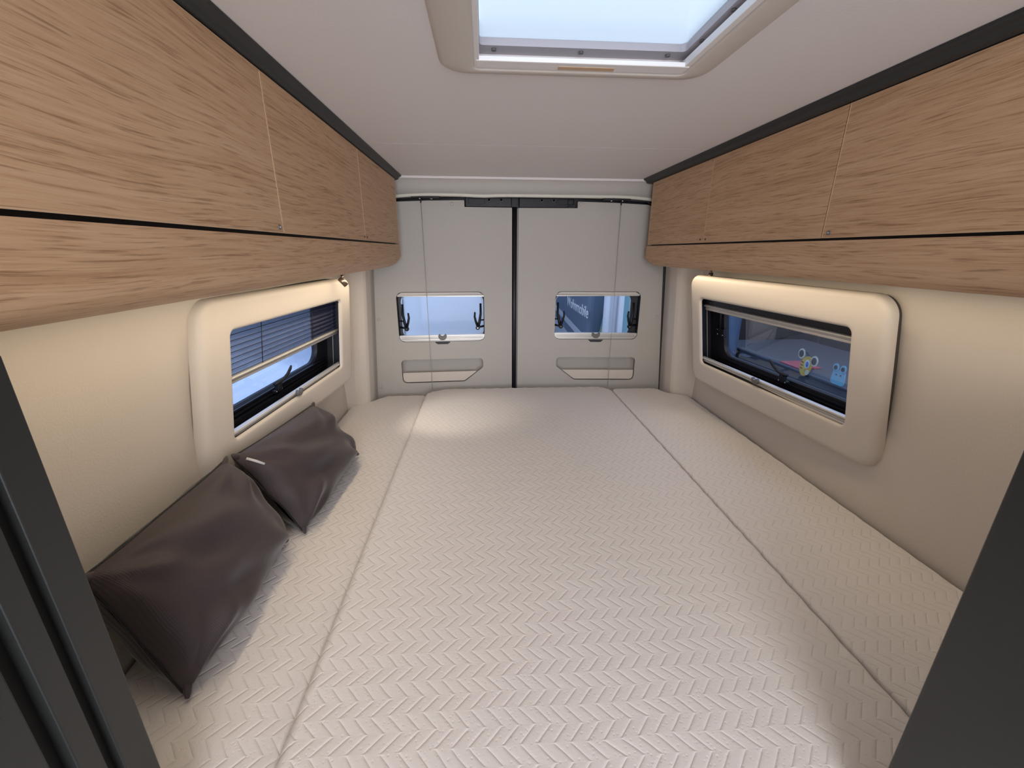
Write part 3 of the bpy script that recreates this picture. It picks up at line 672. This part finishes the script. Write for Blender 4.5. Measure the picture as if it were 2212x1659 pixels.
# ------------------------------------------------------------------ cushions
def cushion(lab, A, B, C_, D_, thick, seed, wall_n, lbl=False):
    """corners: A top far, B top near, C bottom near, D bottom far; wall_n points into the room"""
    rr = random.Random(seed); A, B, C_, D_ = map(Vector, (A, B, C_, D_)); n = 44
    ctr = (A + B + C_ + D_) / 4
    r = empty('cushion', tuple((C_ + D_) / 2), lab, 'cushion', 'dark cushions on the bed')
    nrm = ((D_ - C_).cross(B - C_)).normalized()
    if nrm.dot(Vector(wall_n)) < 0: nrm = -nrm
    ph = [(rr.uniform(3, 9), rr.uniform(3, 9), rr.uniform(0, 6.28), rr.uniform(.3, 1)) for _ in range(7)]
    def P(u, v, side):
        # pull edges inwards between the corners
        pu, pv = u * 2 - 1, v * 2 - 1
        pin = .012
        uu = .5 + (pu * (1 - pin * (1 - pv * pv) * abs(pu))) / 2; vv = .5 + (pv * (1 - pin * 1.6 * (1 - pu * pu) * abs(pv))) / 2
        base = C_.lerp(D_, uu).lerp(B.lerp(A, uu), vv)
        e = (1 - abs(pu) ** 3.4) * (1 - abs(pv) ** 3.0)
        h = thick * (max(0, e) ** .46)
        # creases running from the corners and sides
        cr_ = 0
        for (fx, fy, p0, am) in ph: cr_ += am * math.sin(fx * pu + fy * pv + p0)
        edge = (1 - e)
        h += .0032 * cr_ * max(0, e) ** .3
        for (cu, cv) in ((-1, 1), (-1, -1), (1, 1), (1, -1)):
            du, dv = pu - cu, (pv - cv) * .7; rad = math.hypot(du, dv); th = math.atan2(dv, du)
            h += .0075 * math.sin(th * 9 + seed + cu) * math.exp(-((rad - .42) / .28) ** 2)
        h += .008 * math.exp(-((pu + .35) / .5) ** 2) * math.sin(pv * 9 + pu * 3 + seed) * max(0, e) ** .5
        return base + nrm * h * side
    for side, nm, m_ in ((1, 'front_cover', M['pillow']), (-1, 'back_cover', M['pillowb'])):
        mb = MB(); vs = [tuple(P(i / n, j / n, side if side > 0 else -1.0)) for j in range(n + 1) for i in range(n + 1)]
        mb.add(vs, [(j * (n + 1) + i, j * (n + 1) + i + 1, (j + 1) * (n + 1) + i + 1, (j + 1) * (n + 1) + i) for j in range(n) for i in range(n)], True)
        mb.build(nm, m_, r, recalc=True)
    # piped seam with turned corner ears
    lp = [P(i / n, 0, 1) for i in range(n)] + [P(1, j / n, 1) for j in range(n)] + [P(1 - i / n, 1, 1) for i in range(n)] + [P(0, 1 - j / n, 1) for j in range(n)]
    for cnr, oth in ((A, 1), (B, 1), (C_, 1), (D_, 1)):
        dv_ = (cnr - ctr).normalized(); sd_ = dv_.cross(nrm)
        MB().loft([[tuple(cnr - dv_ * .030 + sd_ * .012 * math.cos(a) + nrm * .008 * math.sin(a)) for a in (2 * math.pi * k / 10 for k in range(10))],
                   [tuple(cnr - dv_ * .010 + sd_ * .008 * math.cos(a) + nrm * (.007 * math.sin(a) + .004)) for a in (2 * math.pi * k / 10 for k in range(10))],
                   [tuple(cnr + dv_ * .003 + sd_ * .007 * math.cos(a) + nrm * (.004 * math.sin(a) + .007)) for a in (2 * math.pi * k / 10 for k in range(10))],
                   [tuple(cnr + dv_ * .010 + sd_ * .004 * math.cos(a) + nrm * (.002 * math.sin(a) + .008)) for a in (2 * math.pi * k / 10 for k in range(10))]], True, True, True, True).build('corner', M['pillow'], r)
    MB().tube([tuple(p) for p in lp + [lp[0]]], .0026, 6).build('seam', M['pillowb'], r)
    if lbl:
        a = P(.012, .93, 1); b_ = P(.030, .80, 1); o_ = nrm * .006
        MB().tube([tuple(a + o_), tuple((a + b_) / 2 + o_ * 1.2), tuple(b_ + o_)], [.0035, .0035, .003], 8, rb=.0012).build('care_label', M['tag'], r)
    return r
cushion('larger looking dark grey-purple cushion leaning on the left wall beside the black cupboard', (-.862, .955, 1.102), (-.868, .578, 1.094), (-.765, .575, .834), (-.775, .985, .836), .082, 3, (1, 0, .3))
cushion('dark grey-purple cushion leaning below the left window, pale tag at its corner', (-.845, 1.448, 1.062), (-.868, 1.000, 1.090), (-.742, 1.030, .834), (-.727, 1.492, .836), .078, 8, (1, 0, .3), True)

# ------------------------------------------------------------------ near furniture framing the view
t = empty('tall_cupboard', (-.80, .20, 0), 'tall satin black cupboard edge with vertical grooves at the left of the bed', 'cupboard')
mb = MB().box(-.95, -.632, .344, .378, .0, 1.512, .0015); mb.build('corner_post', M['jamb'], t)
MB().box(-.95, -.642, .330, .344, .0, 1.512).build('groove', M['groove'], t)
mb = MB().box(-.95, -.632, .308, .330, .0, 1.94, .0015); mb.build('door_frame', M['jamb'], t)
MB().box(-.95, -.645, .292, .308, .0, 1.94).build('groove', M['groove'], t)
MB().box(-.95, -.634, -.45, .292, .0, 1.94, .002).build('door', M['jamb'], t)
t = empty('partition_panel', (.55, .1, 0), 'smooth black partition standing at the right end of the bed', 'partition')
mb = MB().box(.305, .93, -.35, .328, .0, 1.47, .006, seg=3); mb.build('panel', M['jamb'], t)
# made-up lamp housing, added behind the viewpoint to go with the fill light
t = empty('added_ceiling_lamp', (0, -.75, 1.95), 'flat pale lamp housing added on the ceiling behind the viewpoint, paired with the fill light', 'lamp')
MB().box(-.27, .27, -1.12, -.38, 1.925, 1.949, .004).build('housing', M['white'], t)

# ------------------------------------------------------------------ outside: a vehicle showroom
tag(MB().box(-14, 14, -6, 16, -.62, -.60).build('showroom_floor', M['hallfloor']), kind='structure')
tag(MB().box(-14, 14, 11, 11.2, -.6, 4.5).build('showroom_wall', M['hallwall']), kind='structure')
def bodyvan(name, lab, x0, x1, y0, y1, z0, z1, m_, crease_axis):
    r = empty(name, ((x0 + x1) / 2, (y0 + y1) / 2, -.6), lab, 'van')
    o = MB().box(x0, x1, y0, y1, z0, z1, .12, seg=4).build('body', m_, r); o.modifiers.new('ws', 'WEIGHTED_NORMAL')
    for k in MB().v: pass
    return r
# behind the left rear door: a pale van seen from the side
r = bodyvan('parked_van', 'pale blue-white van flank filling the left rear door window', -1.55, -.05, 3.7, 7.5, -.25, 1.9, M['vanwhite'], 0)
mb = MB(); mb.box(-1.45, -.15, 3.672, 3.70, .82, .86, .012); mb.box(-1.45, -.15, 3.66, 3.70, .30, .62, .015); mb.build('side_mouldings', M['vanwhite'], r)
MB().box(-.93, -.925, 3.69, 3.70, .1, 1.6).build('door_gap', M['vangrey'], r)
mb = MB()
for x in (-1.42, -.18): MB().tube([(x - .1, 4.4, -.30), (x + .1, 4.4, -.30)], .30, 24).build('wheel', M['black'], r)
# outside the left window: pale bonnet of a van
r = empty('parked_car', (-2.6, 3.8, -.6), 'pale blue-white car with rounded bonnet outside the left window', 'car')
prof = [(-3.9, -.3), (-1.75, -.3), (-1.62, .05), (-1.68, .40), (-1.9, .58), (-2.5, .72), (-2.9, 1.15), (-3.9, 1.2)]
mb = MB().loft([[(a, y, b) for a, b in rpoly(prof, .12, 5)] for y in (1.2, 6.4)], True, True, True, True); mb.build('body', M['vanwhite'], r)
mb = MB(); mb.box(-1.70, -1.64, 1.6, 6.2, .10, .14, .01); mb.tube([(-1.66, 2.4, .32), (-1.62, 2.4, .32)], .10, 20); mb.build('trim_line', M['vangrey'], r)
for y in (2.0, 5.3): MB().tube([(-1.80, y, -.30), (-1.63, y, -.30)], .30, 24).build('wheel', M['black'], r)
MB().prism([(-2.62, .80), (-2.88, 1.10), (-2.9, 1.10), (-2.64, .80)], lambda a, b: (a + .015, 2.0, b + .01), lambda a, b: (a + .015, 5.6, b + .01)).build('windscreen', M['vangrey'], r)

# behind the right rear door: slate van flank with lettering and pale stripes
r = empty('showroom_van', (1.2, 5.4, -.6), 'slate blue van with white lettering and pale stripes behind the right rear door', 'van')
MB().box(.80, 2.4, 4.0, 8.5, -.3, 2.1, .05, seg=3).build('body', M['vangrey'], r)
mb = MB().add([(.797, 8.2, .85), (.797, 8.2, .30), (.797, 4.05, .30), (.797, 4.05, .60)], [(0, 1, 2, 3)]); mb.add([(.797, 8.2, 1.0), (.797, 8.2, .93), (.797, 4.05, .70), (.797, 4.05, .78)], [(0, 1, 2, 3)]); mb.build('side_stripe', M['stripe'], r)
fc = bpy.data.curves.new('lettering', 'FONT'); fc.body = 'Wohnmobile'; fc.size = .16; fc.extrude = .002; fc.align_x = 'LEFT'
fo = bpy.data.objects.new('tmp_text', fc); COL.objects.link(fo)
bpy.context.view_layer.update()
me = bpy.data.meshes.new_from_object(fo.evaluated_get(bpy.context.evaluated_depsgraph_get())); bpy.data.objects.remove(fo)
for v in me.vertices: v.co = Vector((.794 - v.co.z, 5.05 - v.co.x * 1.25, .97 + v.co.y))
me.materials.append(M['whitep']); lo_ = bpy.data.objects.new('lettering', me); COL.objects.link(lo_); att(lo_, r)
tag(lo_, 'white Wohnmobile lettering')
# feather flag in front
r = empty('beach_flag', (.93, 3.95, -.6), 'yellow and teal flag standing beside the slate van', 'flag')
MB().prism(rpoly([(.78, .45), (1.02, .45), (1.04, .95), (1.03, 1.10), (.96, 1.12), (.90, .80)], .03), lambda a, b: (a, 3.95, b), lambda a, b: (a, 3.958, b)).build('cloth', M['teal'], r)
MB().prism(rpoly([(.84, .45), (.95, .45), (.965, .92), (.935, .92)], .008), lambda a, b: (a, 3.946, b), lambda a, b: (a, 3.949, b)).build('print', M['yellow'], r)
MB().tube([(1.03, 3.96, -.6), (1.04, 3.96, 1.5)], .01, 8).build('pole', M['alu'], r)
MB().box(.85, 1.2, 3.8, 4.1, -.6, -.56, .01).build('foot', M['black'], r)
# pale door posts
r = empty('door_frame_display', (.95, 3.3, -.6), 'pale blue upright frame posts standing behind the right rear window', 'frame')
for x0, x1 in ((.760, .800), (.870, .915)): MB().box(x0, x1, 3.30, 3.36, -.6, 2.2, .008).build('post', M['vanwhite'], r)
MB().box(.80, .87, 3.33, 3.35, -.6, 2.2).build('infill', M['stripe'], r); MB().box(.915, 1.5, 3.34, 3.36, -.6, 2.2).build('side_panel', M['teal'], r)
MB().box(.74, 1.5, 3.28, 3.40, 2.2, 2.26).build('top_rail', M['vanwhite'], r)

# right window: dark stand with a counter and children's stickers
r = empty('display_counter', (2.55, 3.2, -.6), 'dark grey display counter outside the right window carrying animal stickers', 'counter')
MB().box(2.42, 3.4, 1.6, 4.4, -.6, .64, .01).build('body', M['counter'], r)
MB().box(2.40, 3.4, 1.6, 4.4, .64, .66, .006).build('top', M['counter'], r)
r = empty('dark_screen', (2.9, 3.5, -.6), 'dark grey screen wall behind the display counter', 'screen wall')
MB().box(3.6, 3.66, .8, 10.9, -.6, 2.6).build('board', M['dark'], r)
for y in (3.3, 4.4): MB().box(3.585, 3.60, y, y + .02, -.6, 2.6).build('joint', M['counter'], r)
r = empty('bench', (3.0, 5.2, -.6), 'tan upholstered bench outside the right window', 'bench')
MB().box(2.5, 3.2, 4.55, 6.3, -.1, .35, .05, seg=3).build('seat', M['tan'], r); MB().box(2.85, 3.2, 4.55, 6.3, .35, .95, .05, seg=3).build('backrest', M['tan'], r); MB().box(2.55, 3.15, 4.6, 6.25, -.6, -.1).build('plinth', M['dark'], r)
# stickers stand on a clear board flush with the counter front
def ell(cx, cz, rx, rz, rot_=0, n_=28):
    c_, s_ = math.cos(rot_), math.sin(rot_); return [(cx + rx * math.cos(a) * c_ - rz * math.sin(a) * s_, cz + rx * math.cos(a) * s_ + rz * math.sin(a) * c_) for a in (2 * math.pi * k / n_ for k in range(n_))]
def dec(poly, k, nm, m_, parent):
    x = 2.400 - .004 * k
    return MB().prism(poly, lambda a, b: (x, a, b), lambda a, b: (x - .0035, a, b)).build(nm, m_, parent)
r = empty('tiger_figure', (2.40, 3.09, .66), 'flat yellow striped cat figure with round ears outside the right window', 'figure')
dec(ell(3.09, .715, .060, .085, .25), 0, 'head', M['tiger'], r)
for cy, cz in ((3.155, .805), (3.010, .775)):
    e_ = dec(ell(cy, cz, .036, .042), 1, 'ear', M['cream2'], r); dec(ell(cy, cz, .024, .029), 2, 'ear_hole', M['dark'], e_)
e_ = dec(ell(3.075, .735, .024, .036), 1, 'eye', M['whitep'], r); dec(ell(3.072, .735, .013, .022), 2, 'iris', M['blue'], e_)
for k in range(3): dec([(3.142, .745 - .025 * k), (3.118, .742 - .025 * k), (3.118, .736 - .025 * k), (3.142, .739 - .025 * k)], 1, 'stripe', M['pinkstripe'], r)
dec(ell(3.062, .668, .018, .022), 1, 'muzzle', M['cream2'], r)
r = empty('blue_figure', (2.40, 2.77, .66), 'flat light blue animal figure with two round ears outside the right window', 'figure')
dec(rpoly([(2.70, .66), (2.83, .66), (2.82, .77), (2.71, .77)], .03), 0, 'body', M['owl'], r)
for cy in (2.80, 2.735):
    e_ = dec(ell(cy, .785, .026, .030), 1, 'ear', M['owl'], r); dec(ell(cy, .785, .014, .016), 2, 'ear_hole', M['dark'], e_)
for cy in (2.785, 2.745): dec(ell(cy, .735, .005, .005), 1, 'eye', M['dark'], r)
r = empty('leaflet', (2.5, 3.35, .66), 'pink leaflet lying on the display counter', 'leaflet')
MB().box(2.42, 2.62, 3.18, 3.42, .661, .672, .002).build('sheet', M['pink'], r)
